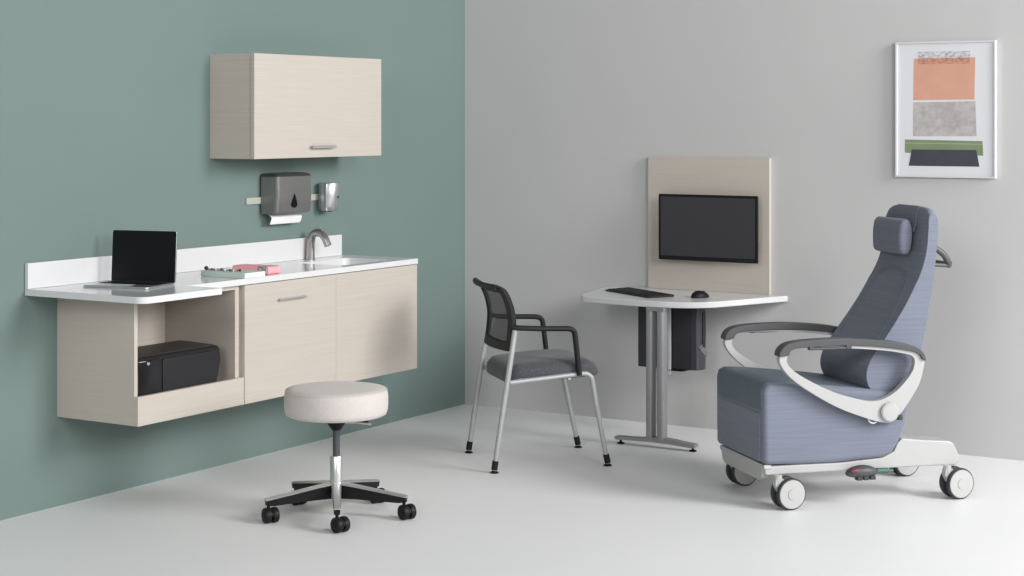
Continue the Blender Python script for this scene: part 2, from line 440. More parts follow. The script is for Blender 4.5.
# ------------------------------------------------------------------ printer
t = thing('printer', 'black inkjet printer on the open cabinet shelf', 'printer', (0.306, -2.82, 0.4645))
px0, px1, py0, py1 = -0.125, 0.110, -0.222, 0.284
prof = [(px0, 0.004), (px1 - 0.01, 0.004), (px1, 0.02), (px1 + 0.006, 0.11), (px1, 0.158), (px1 - 0.014, 0.17), (px0 + 0.01, 0.178), (px0, 0.17)]
bm = NB(); prism(bm, prof, 'y', py0 + 0.012, py1); b1 = obj('body', bm, M['black_soft'], t, bevel=0.008, seg=4)
for v in b1.data.vertices:
    if v.co.y > 0.2 and v.co.z < 0.08: v.co.y -= 0.02
bm = NB(); prism(bm, rrect(-0.078, 0.266, 0.014, 0.156, 0.014, 4), 'x', px1 - 0.01, px1 + 0.0115)
for v in bm.verts:
    if v.co.y > 0.15 and v.co.z < 0.07: v.co.y -= 0.014
obj('output_tray', bm, mat('printer_tray', (36, 36, 39), 0.45, spec=0.35), b1, bevel=0.004)
bm = NB(); prism(bm, rrect(py0, -0.085, 0.006, 0.158, 0.01, 4), 'x', px1 - 0.01, px1 + 0.012)
cp = obj('control_panel', bm, M['black_gloss'], t, bevel=0.004)
bm = NB(); box(bm, px0 + 0.02, px1 - 0.02, py0 + 0.02, py1 - 0.015, 0.1745, 0.1815)
for v in bm.verts: v.co.z -= (v.co.x - px0) * 0.028
obj('scanner_lid', bm, mat('printer_lid', (46, 44, 44), 0.4), t, bevel=0.004)
bm = NB(); box(bm, px1 + 0.0, px1 + 0.0124, py0 + 0.006, -0.18, 0.1555, 0.1575); obj('trim_line', bm, M['light_grey'], cp, smooth=False)
# small round two-letter mark
cu = bpy.data.curves.new('logo', 'FONT'); cu.body = 'hp'; cu.size = 0.016; cu.align_x = 'CENTER'; cu.extrude = 0.0003; cu.shear = 0.25
to = bpy.data.objects.new('logo_text', cu); COL.objects.link(to)
dg = bpy.context.evaluated_depsgraph_get()
me = bpy.data.meshes.new_from_object(to.evaluated_get(dg)); bpy.data.objects.remove(to)
lg = bpy.data.objects.new('logo', me); COL.objects.link(lg); me.materials.append(mat('logo_white', (225, 225, 228), 0.5))
me.transform(Matrix.Translation((px1 + 0.0126, -0.165, 0.142)) @ Matrix.Rotation(pi / 2, 4, 'Z') @ Matrix.Rotation(pi / 2, 4, 'X'))
lg.parent = cp

# ------------------------------------------------------------------ casters
def twin_caster(root, name, loc, rot, R, half, hub, tyre, face, fork, gap=0.38, trail=0.0):
    """thing part 'caster' (stem and hood) with two 'wheel' sub-parts; axis along local y"""
    c, s = cos(rot), sin(rot)
    mtx = Matrix.Translation(loc) @ Matrix.Rotation(rot, 4, 'Z')
    bm = NB()
    if not fork: tube(bm, [(0, 0, R * 0.9), (0, 0, hub)], 0.22 * R, 16)
    hood = [(R * 0.95 * cos(radians(a)), R + R * 0.86 * sin(radians(a))) for a in range(0, 181, 15)] + [(-R * 0.35, R * 0.7), (R * 0.35, R * 0.7)]
    if fork:
        tube(bm, [(-0.047, 0, R * 1.45), (-0.047, 0, hub)], 0.0165, 18)
        prism(bm, [(-0.063, R * 1.95), (-0.03, R * 1.95), (-0.012, R * 1.72), (0.02, R * 1.35), (0.022, R * 0.85), (-0.02, R * 0.75), (-0.05, R * 1.1), (-0.066, R * 1.55)], 'y', -half * gap * 0.9, half * gap * 0.9)
    else:
        prism(bm, [(x + trail, z) for x, z in hood], 'y', -half * gap * 0.9, half * gap * 0.9)
    tube(bm, [(trail, -half * 0.8, R), (trail, half * 0.8, R)], R * 0.16, 12)
    bmesh.ops.transform(bm, matrix=mtx, verts=bm.verts[:])
    ca = obj(name, bm, fork or M['black'], root, bevel=0.0015)
    for sg in (-1, 1):
        bm = NB()
        w = half * (1 - gap)
        rm = Matrix.Rotation(-pi / 2 * sg, 4, 'X')
        m2 = mtx @ Matrix.Translation((trail, sg * half * gap, R)) @ rm
        lathe(bm, [(R * 0.82, 0.0), (R * 0.97, w * 0.08), (R, w * 0.3), (R, w * 0.75), (R * 0.96, w * 0.95), (R * 0.9, w)], 36, mtx=m2, mi=0)
        lathe(bm, [(R * 0.9, w * 0.99), (R * 0.88, w * 1.06), (R * 0.55, w * 1.12), (R * 0.34, w * 1.12), (R * 0.32, w * 1.26), (0.0, w * 1.28)], 36, mtx=m2, mi=1)
        obj('wheel', bm, [tyre, face], ca, angle=40)
    return ca

# ------------------------------------------------------------------ stool
SX, SY = 1.080, -2.592
t = thing('rolling_stool', 'round cream upholstered stool on five black casters in front of the cabinets', 'stool', (SX, SY, 0))
SR = 0.2095
bm = NB()
lathe(bm, [(0.0, 0.4040), (SR * 0.9, 0.4040), (SR * 0.965, 0.4104), (SR * 0.99, 0.4255), (SR, 0.4503), (SR, 0.4772), (SR * 0.992, 0.4945), (SR * 0.975, 0.5050), (SR * 0.945, 0.5120), (SR * 0.8, 0.5170), (SR * 0.4, 0.5200), (0.0, 0.5210)], 72)
st = obj('seat', bm, M['stool_fabric'], t, angle=80)
bm = NB(); tube(bm, [(SR * 0.972 * cos(2 * pi * k / 64), SR * 0.972 * sin(2 * pi * k / 64), 0.507) for k in range(64)], 0.0028, 8, closed=True)
obj('piping', bm, M['stool_fabric'], st, angle=180)
bm = NB(); lathe(bm, [(0.0, 0.403), (0.038, 0.403), (0.037, 0.372), (0.026, 0.355), (0.019, 0.345), (0.0, 0.343)], 32)
box(bm, -0.05, 0.05, -0.05, 0.05, 0.3890, 0.3980); obj('seat_mount', bm, M['black'], t)
bm = NB(); tube(bm, [(0, 0, 0.235), (0, 0, 0.3720)], 0.0145, 24); obj('post', bm, M['dark_grey'], t)
bm = NB(); lathe(bm, [(0.0, 0.12), (0.0245, 0.12), (0.0245, 0.238), (0.0225, 0.241), (0.0, 0.241)], 32); obj('post_sleeve', bm, M['chrome'], t)
dv = Vector((0.82, 0.57, 0)).normalized()
bm = NB(); tube(bm, catmull([dv * 0.02 + Vector((0, 0, 0.3730)), dv * 0.075 + Vector((0, 0, 0.3740)), dv * 0.11 + Vector((0, 0, 0.3700)), dv * 0.142 + Vector((0, 0, 0.3650))], 4), 0.0045, 12)
lv_ = obj('height_lever', bm, M['chrome'], t)
bm = NB(); tube(bm, [dv * 0.075 + Vector((0, 0, 0.3790)), dv * 0.13 + Vector((0, 0, 0.3790))], 0.006, 10); obj('lever_bracket', bm, M['black'], t)
bm = NB(); lathe(bm, [(0.0, 0.07), (0.028, 0.07), (0.03, 0.08), (0.03, 0.126), (0.027, 0.134), (0.0, 0.136)], 36); obj('hub', bm, M['chrome'], t)
for k in range(5):
    a = radians(20 + 72 * k); rm = Matrix.Rotation(a, 4, 'Z')
    r0, r1 = 0.024, 0.297
    bm = NB()   # black under-body
    secs = [(r0, 0.128, 0.070, 0.019), (0.08, 0.121, 0.070, 0.018), (0.18, 0.105, 0.066, 0.016), (0.262, 0.092, 0.062, 0.015), (r1 - 0.003, 0.086, 0.066, 0.013)]
    rg = []
    for r, zt, zb, w in secs:
        rg.append([bm.verts.new(rm @ Vector((r, y, z))) for y, z in ((-w, zt), (w, zt), (w * 0.8, zb), (-w * 0.8, zb))])
    for A, B in zip(rg, rg[1:]): bridge(A, B)
    bm.faces.new(rg[0]); bm.faces.new(rg[-1]); lg_ = obj('leg', bm, M['black'], t, bevel=0.002)
    bm = NB(); rg = []
    for r, zt, zb, w in secs:
        rr = r if r < 0.28 else r1
        rg.append([bm.verts.new(rm @ Vector((rr, y, z))) for y, z in ((-w - 0.001, zt - 0.002), (-w * 0.7, zt + 0.006), (w * 0.7, zt + 0.006), (w + 0.001, zt - 0.002), (w * 0.6, zt + 0.001), (-w * 0.6, zt + 0.001))])
    for A, B in zip(rg, rg[1:]): bridge(A, B)
    bm.faces.new(rg[0]); bm.faces.new(rg[-1]); obj('leg_cover', bm, M['chrome'], lg_, bevel=0.001)
    twin_caster(t, 'caster', rm @ Vector((0.283, 0, 0)), [2.75, 2.55, 2.9, 2.65, 2.85][k], 0.0305, 0.027, 0.075, M['black'], M['black'], None, 0.14, -0.022)

# ------------------------------------------------------------------ guest chair
f_ = Vector((0.67, 0.742, 0)).normalized(); CH = atan2(f_.y, f_.x)
t = thing('armchair', 'charcoal mesh-back guest armchair with silver legs beside the wall table', 'chair', (1.174, -1.166, 0), CH)
def backprof(z):
    P = [(0.50, -0.196), (0.53, -0.190), (0.60, -0.178), (0.68, -0.172), (0.74, -0.183), (0.80, -0.205), (0.825, -0.222), (0.838, -0.240)]
    for (z0, a0), (z1, a1) in zip(P, P[1:]):
        if z <= z1: return a0 + (a1 - a0) * max(0, (z - z0) / (z1 - z0))
    return P[-1][1]
def bpt(y, z, off=0.0):
    return Vector((backprof(z) - 0.036 * (1 - (y / 0.22) ** 2) + off, y, z))
def ringpts(ins, n=8):
    w0, w1 = 0.212 - ins, 0.211 - ins      # half width bottom/top
    pts = rrect(-1, 1, 0, 1, 0.075, n)
    dense = []
    for i in range(len(pts)):
        a, b = Vector(pts[i]).to_3d(), Vector(pts[(i + 1) % len(pts)]).to_3d()
        m = 10 if (b - a).length > 0.3 else 1
        for k in range(m): dense.append(a.lerp(b, k / m))
    z0, z1 = 0.540 + ins, 0.838 - ins * 0.8
    return [(p.x * (w0 + (w1 - w0) * p.y), z0 + (z1 - z0) * p.y) for p in dense]
ro, ri = ringpts(0.0), ringpts(0.04)
bm = NB(); n = len(ro)
A = [bm.verts.new(bpt(*p, 0.011)) for p in ro]; B = [bm.verts.new(bpt(*p, 0.011)) for p in ri]
Cc = [bm.verts.new(bpt(*p, -0.011)) for p in ri]; Dd = [bm.verts.new(bpt(*p, -0.013)) for p in ro]
bridge(A, B); bridge(B, Cc); bridge(Cc, Dd); bridge(Dd, A)
bk = obj('back_frame', bm, M['black_soft'], t, bevel=0.004, angle=50)
bm = NB(); bm_rows = []
for j in range(15):
    z = 0.573 + (0.82 - 0.573) * j / 14
    bm_rows.append([bm.verts.new(bpt(-0.188 + 0.376 * i / 16, z, -0.001)) for i in range(17)])
for a, b in zip(bm_rows, bm_rows[1:]):
    for i in range(16): bm.faces.new((a[i], a[i + 1], b[i + 1], b[i]))
obj('mesh_panel', bm, M['net'], bk, angle=180)
# rolled top edge
bm = NB(); tube(bm, [bpt(-0.19 + 0.38 * k / 20, 0.832, -0.012) for k in range(21)], 0.013, 12); obj('top_rail', bm, M['black_soft'], bk, angle=60)
# seat cushion
bm = NB(); nx, ny = 16, 14
def seat_pt(u, v, top):
    # u along x (rear to front), v across
    x = -0.208 + 0.453 * u; hw_ = 0.235 - 0.02 * (1 - u) ** 2
    e = 0.05
    y = hw_ * v
    ed = 1 - max(abs(2 * u - 1) ** 6, abs(v) ** 6)
    z = (0.464 + 0.030 * ed ** 0.6 + 0.010 * sin(pi * min(1, max(0, u)))) if top else 0.421 - 0.006 * ed
    if u > 0.8: z -= (0.028 if top else 0.006) * ((u - 0.8) / 0.2) ** 2
    z -= (0.02 if top else 0.03) * (1 - u)
    # round plan corners
    cu_, cv_ = abs(2 * u - 1), abs(v)
    if cu_ > 0.7 and cv_ > 0.7:
        k = ((cu_ - 0.7) / 0.3) * ((cv_ - 0.7) / 0.3)
        x += -0.022 * k * (1 if u > 0.5 else -1); y *= 1 - 0.1 * k
    return Vector((x, y, z))
T = [[bm.verts.new(seat_pt(i / nx, -1 + 2 * j / ny, True)) for j in range(ny + 1)] for i in range(nx + 1)]
Bo = [[bm.verts.new(seat_pt(i / nx, -1 + 2 * j / ny, False)) for j in range(ny + 1)] for i in range(nx + 1)]
for G in (T, Bo):
    for i in range(nx):
        for j in range(ny): bm.faces.new((G[i][j], G[i + 1][j], G[i + 1][j + 1], G[i][j + 1]))
bd_ = [(i, 0) for i in range(nx)] + [(nx, j) for j in range(ny)] + [(i, ny) for i in range(nx, 0, -1)] + [(0, j) for j in range(ny, 0, -1)]
for k in range(len(bd_)):
    a, b = bd_[k], bd_[(k + 1) % len(bd_)]
    bm.faces.new((T[a[0]][a[1]], T[b[0]][b[1]], Bo[b[0]][b[1]], Bo[a[0]][a[1]]))
obj('seat', bm, M['seat_grey'], t, bevel=0.012, seg=4, angle=50)
# under-frame crossbars
bm = NB()
for x in (-0.15, 0.08): tube(bm, [(x, -0.236, 0.412), (x, 0.236, 0.412)], 0.008, 12)
obj('cross_bars', bm, M['silver'], t)
for sg in (-1, 1):
    yb_, yf_ = 0.249 * sg, 0.233 * sg
    rx = 0.012 if sg > 0 else 0.0; fx_ = 0.0 if sg > 0 else -0.010
    bm = NB()
    tube(bm, catmull([(-0.281 + rx, yb_, 0.012), (-0.245 + rx, yb_, 0.25), (-0.206 + rx, 0.247 * sg, 0.49), (-0.186 + rx * 1.8, 0.238 * sg, 0.60), (-0.178 + rx * 2.6, 0.236 * sg, 0.646)], 5), 0.0125, 16, up=(0, 1, 0))
    lg_ = obj('leg', bm, M['silver'], t)
    def foot(x, y, par, dx):
        b2 = NB(); lathe(b2, [(0.0, 0.0), (0.019, 0.0), (0.02, 0.003), (0.012, 0.009), (0.007, 0.012), (0.007, 0.018)], 20, (x, y, 0))
        tube(b2, [(x, y, 0.015), (x + dx, y, 0.055)], 0.0145, 16, up=(0, 1, 0)); obj('foot_glide', b2, M['black'], par)
    foot(-0.2815 + rx, yb_, lg_, 0.006)
    bm = NB()
    pts = [(0.276 + fx_, yf_, 0.012), (0.219 + fx_ * 0.5, yf_, 0.27), (0.192, yf_, 0.393), (0.183, yf_, 0.415), (0.165, yf_, 0.428), (0.145, yf_, 0.430)]
    tube(bm, catmull(pts, 5) + [Vector((-0.208 + rx, 0.246 * sg, 0.404))], 0.0115, 16, up=(0, 1, 0))
    lg_ = obj('leg', bm, M['silver'], t)
    foot(0.2765 + fx_, yf_, lg_, -0.009)
    bm = NB()
    ar = [(-0.192 + rx * 3, 0.240 * sg, 0.655), (-0.15 + rx, 0.252 * sg, 0.651), (-0.06, 0.256 * sg, 0.646), (0.03, 0.254 * sg, 0.643), (0.075, 0.252 * sg, 0.640), (0.096, 0.25 * sg, 0.628), (0.103, 0.249 * sg, 0.605), (0.113, 0.248 * sg, 0.52), (0.124, 0.247 * sg, 0.425)]
    tube(bm, catmull(ar, 6), 0.0125, 16, squash=(0.98, 1.3), up=(0, 1, 0))
    obj('armrest', bm, M['black_soft'], t, angle=60)

# ------------------------------------------------------------------ wall board and monitor
t = thing('backboard', 'pale wood backboard on the grey wall behind the monitor', 'board', (1.505, 0, 0.7135))
bm = NB(); box(bm, -0.337, 0.3475, -0.028, -0.002, 0, 0.688); obj('board', bm, M['laminate'], t, bevel=0.001)
bm = NB(); box(bm, 0.3478, 0.3495, -0.028, -0.002, 0, 0.688); obj('edge_band', bm, M['laminate_edge'], t)
t = thing('monitor', 'black flat monitor mounted on the pale wood backboard', 'monitor', (1.549, -0.03, 1.046))
bm = NB(); prism(bm, rrect(-0.278, 0.278, -0.172, 0.167, 0.006, 3), 'y', -0.082, -0.068); hs = obj('housing', bm, M['black'], t, bevel=0.003)
bm = NB(); prism(bm, rrect(-0.264, 0.264, -0.150, 0.153, 0.002, 2), 'y', -0.0835, -0.0815); obj('screen', bm, M['screen_matt'], hs)
bm = NB()
for k in range(5): box(bm, 0.17 + k * 0.018, 0.178 + k * 0.018, -0.0832, -0.081, -0.162, -0.159)
obj('buttons', bm, M['dark_grey'], hs, smooth=False)
bm = NB(); box(bm, -0.2, 0.2, -0.0675, -0.045, -0.12, 0.12); box(bm, -0.06, 0.06, -0.045, 0.0015, -0.06, 0.06); obj('wall_mount', bm, M['black'], t, bevel=0.003)

# ------------------------------------------------------------------ wall table
TZ = 0.713
t = thing('table', 'white bow-fronted table on a grey twin column against the grey wall', 'table', (1.51, -0.6, 0))
ox, oy2 = 1.51, -0.6
tp = catmull([(1.045, -0.002), (0.985, -0.05), (0.966, -0.14), (0.984, -0.28), (1.012, -0.42), (1.042, -0.52), (1.072, -0.566), (1.11, -0.583), (1.26, -0.608), (1.42, -0.622), (1.56, -0.61), (1.68, -0.565), (1.76, -0.485), (1.82, -0.345), (1.88, -0.19), (1.932, -0.07), (1.95, -0.03), (1.945, -0.008), (1.92, -0.002)], 5)
tp = [(p[0] - ox, p[1] - oy2) for p in tp]
bm = NB(); prism(bm, tp, 'z', TZ - 0.030, TZ); obj('tabletop', bm, M['white_edge'], t, bevel=0.005, seg=3)
bm = NB(); box(bm, -0.045, 0.05, -0.028, 0.2, TZ - 0.036, TZ - 0.0305); box(bm, -0.045, 0.05, -0.026, 0.03, TZ - 0.048, TZ - 0.036); obj('support_plate', bm, M['table_metal'], t, bevel=0.002)
for xa, xb in ((-0.048, -0.012), (0.010, 0.049)):
    bm = NB(); prism(bm, rrect(xa, xb, -0.028, 0.028, 0.012, 5), 'z', 0.04, TZ - 0.049)
    
    obj('column', bm, M['table_metal'], t)
bm = NB()
ft = catmull([(-0.222, 0.033), (-0.216, 0.037), (-0.13, 0.039), (-0.07, 0.043), (0.0, 0.050), (0.07, 0.049), (0.14, 0.042), (0.205, 0.036), (0.214, 0.032), (0.21, 0.019), (0.16, 0.02), (0.09, 0.024), (0.0, 0.026), (-0.09, 0.025), (-0.17, 0.022), (-0.215, 0.022)], 3, closed=True)
prism(bm, [(p[0], p[1]) for p in ft], 'y', -0.022, 0.022); obj('foot', bm, M['table_metal'], t, bevel=0.005)
for x in (-0.198, 0.195):
    bm = NB(); lathe(bm, [(0.0, 0.0), (0.018, 0.0), (0.02, 0.003), (0.013, 0.007), (0.006, 0.01), (0.006, 0.026)], 20, (x, 0, 0)); obj('glide', bm, M['black'], t)

# keyboard and mouse
t = thing('keyboard', 'black computer keyboard on the white wall table', 'keyboard', (1.272, -0.330, TZ + 0.0005), radians(-31))
bm = NB(); prism(bm, [(-0.075, 0.0), (0.072, 0.0), (0.078, 0.004), (0.075, 0.0115), (-0.07, 0.0065), (-0.077, 0.004)], 'x', -0.212, 0.212)
ks = obj('case', bm, M['black_soft'], t, bevel=0.003)
bm = NB()
for r in range(5):
    for c in range(20):
        kx = -0.203 + c * 0.0203; ky = -0.062 + r * 0.0255; z = 0.0062 + (ky + 0.07) / 0.145 * 0.005
        box(bm, kx, kx + 0.018, ky, ky + 0.0215, z, z + 0.004)
obj('keycaps', bm, M['black'], ks, bevel=0.001)
t = thing('computer_mouse', 'black computer mouse on the white wall table right of the keyboard', 'mouse', (1.617, -0.335, TZ + 0.0005), radians(-20))
bm = NB(); bmesh.ops.create_uvsphere(bm, u_segments=28, v_segments=18, radius=1)
for v in bm.verts:
    z = v.co.z
    v.co = Vector((v.co.x * 0.034 * (1 - 0.08 * v.co.y), v.co.y * 0.054, (z * 0.033 - 0.006 * v.co.y * z) if z > 0 else max(z, -0.05) * 0.02)) + Vector((0, 0, 0.0012))
ms = obj('body', bm, M['black'], t, angle=60)
bm = NB(); tube(bm, [(0.003 * cos(a) * 0 - 0.0035, 0.026 + 0.009 * cos(a), 0.0245 + 0.005 * sin(a)) for a in [2 * pi * k / 16 for k in range(16)]], 0.0022, 8, closed=True, up=(1, 0, 0)); obj('scroll_wheel', bm, M['dark_grey'], ms)

# computer under the table
t = thing('desktop_computer', 'black computer tower hung under the white wall table', 'computer', (1.413, -0.252, 0.34))
bm = NB(); box(bm, -0.163, 0.135, -0.048, 0.045, 0, 0.322); b1 = obj('case', bm, M['pc_black'], t, bevel=0.004)
bm = NB(); prism(bm, [(0.1355, -0.05), (0.168, -0.05), (0.18, -0.03), (0.184, 0.0), (0.18, 0.03), (0.168, 0.047), (0.1355, 0.047)], 'z', 0.002, 0.328)
bz = obj('bezel', bm, mat('bezel_black', (56, 56, 61), 0.35), t, bevel=0.003)
bm = NB(); prism(bm, [(-0.018, 0.12), (0.016, 0.11), (0.022, 0.2), (0.016, 0.295), (-0.012, 0.29)], 'x', 0.178, 0.1862); obj('drive_slot', bm, M['black_gloss'], bz, bevel=0.002)
bm = NB(); prism(bm, [(-0.047, 0.118), (-0.03, 0.1), (0.015, 0.07), (0.036, 0.062), (0.04, 0.085), (0.015, 0.11), (-0.02, 0.132)], 'x', 0.172, 0.1852); obj('silver_trim', bm, mat('trim_silver', (132, 133, 137), 0.35, 0.6), bz, bevel=0.003)
t = thing('computer_holder', 'silver metal bracket hanging under the white table around the computer tower', 'bracket', (1.438, -0.252, 0.315))
bm = NB()
box(bm, -0.012, 0.006, -0.064, -0.058, 0.0, 0.3605); box(bm, -0.012, 0.006, 0.058, 0.064, 0.0, 0.3605)
obj('hanger', bm, M['light_grey'], t, bevel=0.0015)
bm = NB(); box(bm, -0.07, 0.075, -0.064, 0.064, 0.0185, 0.0245); obj('tray', bm, M['black'], t, bevel=0.0015)

# ------------------------------------------------------------------ framed print
t = thing('framed_print', 'white framed abstract print of peach, grey, green and navy blocks on the grey wall', 'picture', (2.756, 0, 1.3195))
fw, fh = 0.2445, 0.652
bm = NB(); b_ = 0.009
prism(bm, [(-fw, 0), (fw, 0), (fw, fh), (-fw, fh)], 'y', -0.026, -0.002, hole=[(-fw + b_, b_), (fw - b_, b_), (fw - b_, fh - b_), (-fw + b_, fh - b_)])
obj('frame', bm, mat('white_frame', (208, 208, 210), 0.4), t, bevel=0.001)
def uv(u, v): return (-fw + u * 2 * fw, fh * (1 - v))
bm = NB()
box(bm, -fw + b_, fw - b_, -0.018, -0.004, b_, fh - b_, 0)
def block(pts, mi, lay): prism(bm, [uv(*p) for p in pts], 'y', -0.018 - 0.0004 * lay, -0.0175, mi)
R4 = lambda u0, u1, v0, v1: [(u0, v0), (u1, v0), (u1, v1), (u0, v1)]
block([(0.185, 0.124), (0.80, 0.12), (0.79, 0.428), (0.18, 0.43)], 1, 1)
block(R4(0.23, 0.75, 0.074, 0.122), 2, 2)
block(R4(0.23, 0.75, 0.1225, 0.166), 3, 3)
block([(0.18, 0.446), (0.80, 0.44), (0.812, 0.695), (0.178, 0.697)], 4, 1)
block([(0.095, 0.722), (0.87, 0.73), (0.877, 0.836), (0.095, 0.82)], 5, 1)
block([(0.095, 0.744), (0.87, 0.75), (0.87, 0.756), (0.095, 0.750)], 6, 2)
block([(0.165, 0.795), (0.81, 0.795), (0.84, 0.916), (0.135, 0.916)], 7, 3)
pm = [mat('print_paper', (216, 217, 221), 0.5),
      noisy(mat('print_peach', (224, 164, 138), 0.6), (206, 153, 130), (211, 160, 139), 8),
      noisy(mat('print_speckle', (200, 196, 200), 0.6), (158, 151, 154), (212, 210, 213), 60, (1, 1, 1.5), lo=0.35, hi=0.6),
      noisy(mat('print_overlap', (190, 130, 110), 0.6), (160, 112, 97), (204, 150, 127), 60, (1, 1, 1.5), lo=0.35, hi=0.6),
      noisy(mat('print_grey', (196, 190, 190), 0.6), (158, 151, 151), (196, 190, 190), 30, detail=10, lo=0.25, hi=0.75),
      noisy(mat('print_green', (134, 152, 114), 0.6), (117, 132, 100), (126, 140, 110), 8),
      mat('print_line', (156, 168, 138), 0.6),
      noisy(mat('print_navy', (72, 73, 88), 0.6), (58, 58, 68), (70, 68, 80), 6)]
obj('print', bm, pm, t, smooth=False)

# ------------------------------------------------------------------ patient recliner
b_dir = Vector((0.678, 0.735, 0)).normalized(); RA = atan2(b_dir.y, b_dir.x)
t = thing('recliner', 'blue-grey upholstered patient recliner on white casters right of the table', 'recliner', (2.68, -1.058, 0), RA)
HW = 0.25
# seat body side profile (x = backward, z up)
sb = [(-0.513, 0.184), (-0.35, 0.178), (-0.163, 0.177), (0.024, 0.188), (0.07, 0.207), (0.093, 0.24), (0.115, 0.285), (0.135, 0.345), (0.15, 0.42), (0.13, 0.452), (0.03, 0.462), (-0.12, 0.482), (-0.30, 0.503), (-0.42, 0.515), (-0.485, 0.518), (-0.508, 0.508), (-0.515, 0.48)]
bm = NB(); prism(bm, sb, 'y', -HW, HW + 0.022)
sobj = obj('seat', bm, M['blue'], t, bevel=0.022, seg=5, angle=60)
cu_ = [(-0.500, 0.398), (-0.517, 0.40), (-0.5185, 0.48), (-0.511, 0.511), (-0.486, 0.5215), (-0.42, 0.5185), (-0.30, 0.5065), (-0.12, 0.4855), (0.03, 0.4655), (0.06, 0.462), (0.05, 0.45), (-0.1, 0.46), (-0.45, 0.49)]
bm = NB(); prism(bm, cu_, 'y', -0.226, 0.248); obj('seat_cushion', bm, M['vinyl'], t, bevel=0.006, seg=3, angle=60)
bm = NB(); prism(bm, rrect(-0.212, 0.236, 0.192, 0.392, 0.012, 4), 'x', -0.5185, -0.49); obj('leg_rest', bm, M['blue'], t, bevel=0.004)
# back
bp = [(0.03, 0.452), (-0.018, 0.468), (-0.038, 0.51), (-0.036, 0.555), (-0.012, 0.605), (0.045, 0.68), (0.10, 0.755), (0.155, 0.84), (0.202, 0.93), (0.232, 1.02), (0.246, 1.10), (0.252, 1.17), (0.255, 1.218), (0.266, 1.236), (0.285, 1.232), (0.297, 1.21), (0.299, 1.17), (0.290, 1.08), (0.276, 0.935), (0.257, 0.836), (0.224, 0.666), (0.192, 0.57), (0.16, 0.47)]
bpc = [(p[0], p[1]) for p in catmull([(a, z, 0) for a, z in bp], 3, closed=True)]
bm = NB()
ny = 8; rings = []
for j, (y, k) in enumerate(((-0.222, 0.0), (-0.215, 1.0), (-0.14, 1), (0, 1), (0.14, 1), (0.215, 1.0), (0.222, 0.0))):
    rings.append((y, k))
prism(bm, bpc, 'y', -0.222, 0.222)
# round the two top corners in front view
bmesh.ops.subdivide_edges(bm, edges=[e for e in bm.edges if abs(e.verts[0].co.y - e.verts[1].co.y) > 0.1], cuts=15, use_grid_fill=True)
for v in bm.verts:
    y = abs(v.co.y); k = min(1.0, max(0.0, (y - 0.16) / 0.062 if v.co.y < 0 else (y - 0.10) / 0.122))
    drop = 0.026 if v.co.y < 0 else 0.044
    if v.co.z > 0.9: v.co.z -= 0.012 * (v.co.z - 0.9) / 0.33 + drop * (1 - math.sqrt(max(0, 1 - k * k))) * min(1, (v.co.z - 0.9) / 0.2)
    if v.co.z > 0.7: v.co.y = v.co.y * (1 - (0.04 if v.co.y < 0 else 0.22) * (v.co.z - 0.7) / 0.5)
bko = obj('backrest', bm, M['blue'], t, bevel=0.03, seg=6, angle=60)
# stitched seam line on the front of the back
def front_x(z):
    P = [(0.51, -0.038), (0.555, -0.036), (0.605, -0.012), (0.68, 0.045), (0.755, 0.10), (0.84, 0.155), (0.93, 0.202), (1.02, 0.232), (1.10, 0.246), (1.17, 0.252)]
    for (z0, a0), (z1, a1) in zip(P, P[1:]):
        if z <= z1: return a0 + (a1 - a0) * (z - z0) / (z1 - z0)
    return P[-1][1]
sm = [(-0.165, 0.66), (-0.16, 0.78), (-0.145, 0.88), (-0.11, 0.935), (-0.05, 0.955), (0.05, 0.955), (0.11, 0.935), (0.145, 0.88), (0.16, 0.78), (0.165, 0.66)]
bm = NB(); tube(bm, catmull([(front_x(z) - 0.001, y, z) for y, z in sm], 4), 0.0018, 8); obj('seam', bm, M['blue'], bko, angle=180)
# headrest pillow and its strap
hp = [(0.166 + (a - 0.156) * 0.74, 1.105 + (z - 1.108) * 0.92 - 0.008) for a, z in [(0.156, 1.06), (0.160, 1.04), (0.178, 1.027), (0.205, 1.026), (0.226, 1.04), (0.238, 1.075), (0.243, 1.12), (0.236, 1.165), (0.218, 1.186), (0.192, 1.19), (0.170, 1.178), (0.160, 1.155), (0.154, 1.11)]]
hpc = [(p[0], p[1]) for p in catmull([(a, z, 0) for a, z in hp], 3, closed=True)]
bm = NB(); prism(bm, hpc, 'y', -0.128, 0.136); obj('headrest', bm, M['blue'], t, bevel=0.022, seg=5, angle=60)
st_ = [(0.232, 1.13), (0.246, 1.17), (0.250, 1.218), (0.262, 1.2405), (0.286, 1.2375), (0.302, 1.213), (0.3035, 1.17), (0.297, 1.10)]
st2 = [(a + (0.003 if i < 3 else 0.0), z - (0.003 if 2 < i < 5 else 0)) if i < 5 else (a - 0.003, z) for i, (a, z) in enumerate(st_)]
bm = NB(); prism(bm, [(a, z - 0.012) for a, z in st_ + st2[::-1]], 'y', -0.118, 0.072); obj('headrest_strap', bm, M['blue'], t)
# push handle behind the back
bm = NB()
loop = catmull([(0.285, -0.15, 1.056), (0.318, -0.152, 1.048), (0.355, -0.155, 1.022), (0.382, -0.155, 0.985)], 5)
l2 = [Vector((p.x, -p.y, p.z)) for p in loop][::-1]
tube(bm, loop + [Vector((0.386, -0.148, 0.976)), Vector((0.386, 0.148, 0.976))] + l2, 0.0135, 14)
for y in (-0.15, 0.15): tube(bm, [(0.278, y, 0.980), (0.384, y, 0.974)], 0.009, 12)
obj('push_handle', bm, mat('handle_grey', (74, 76, 77), 0.45), t, angle=60)
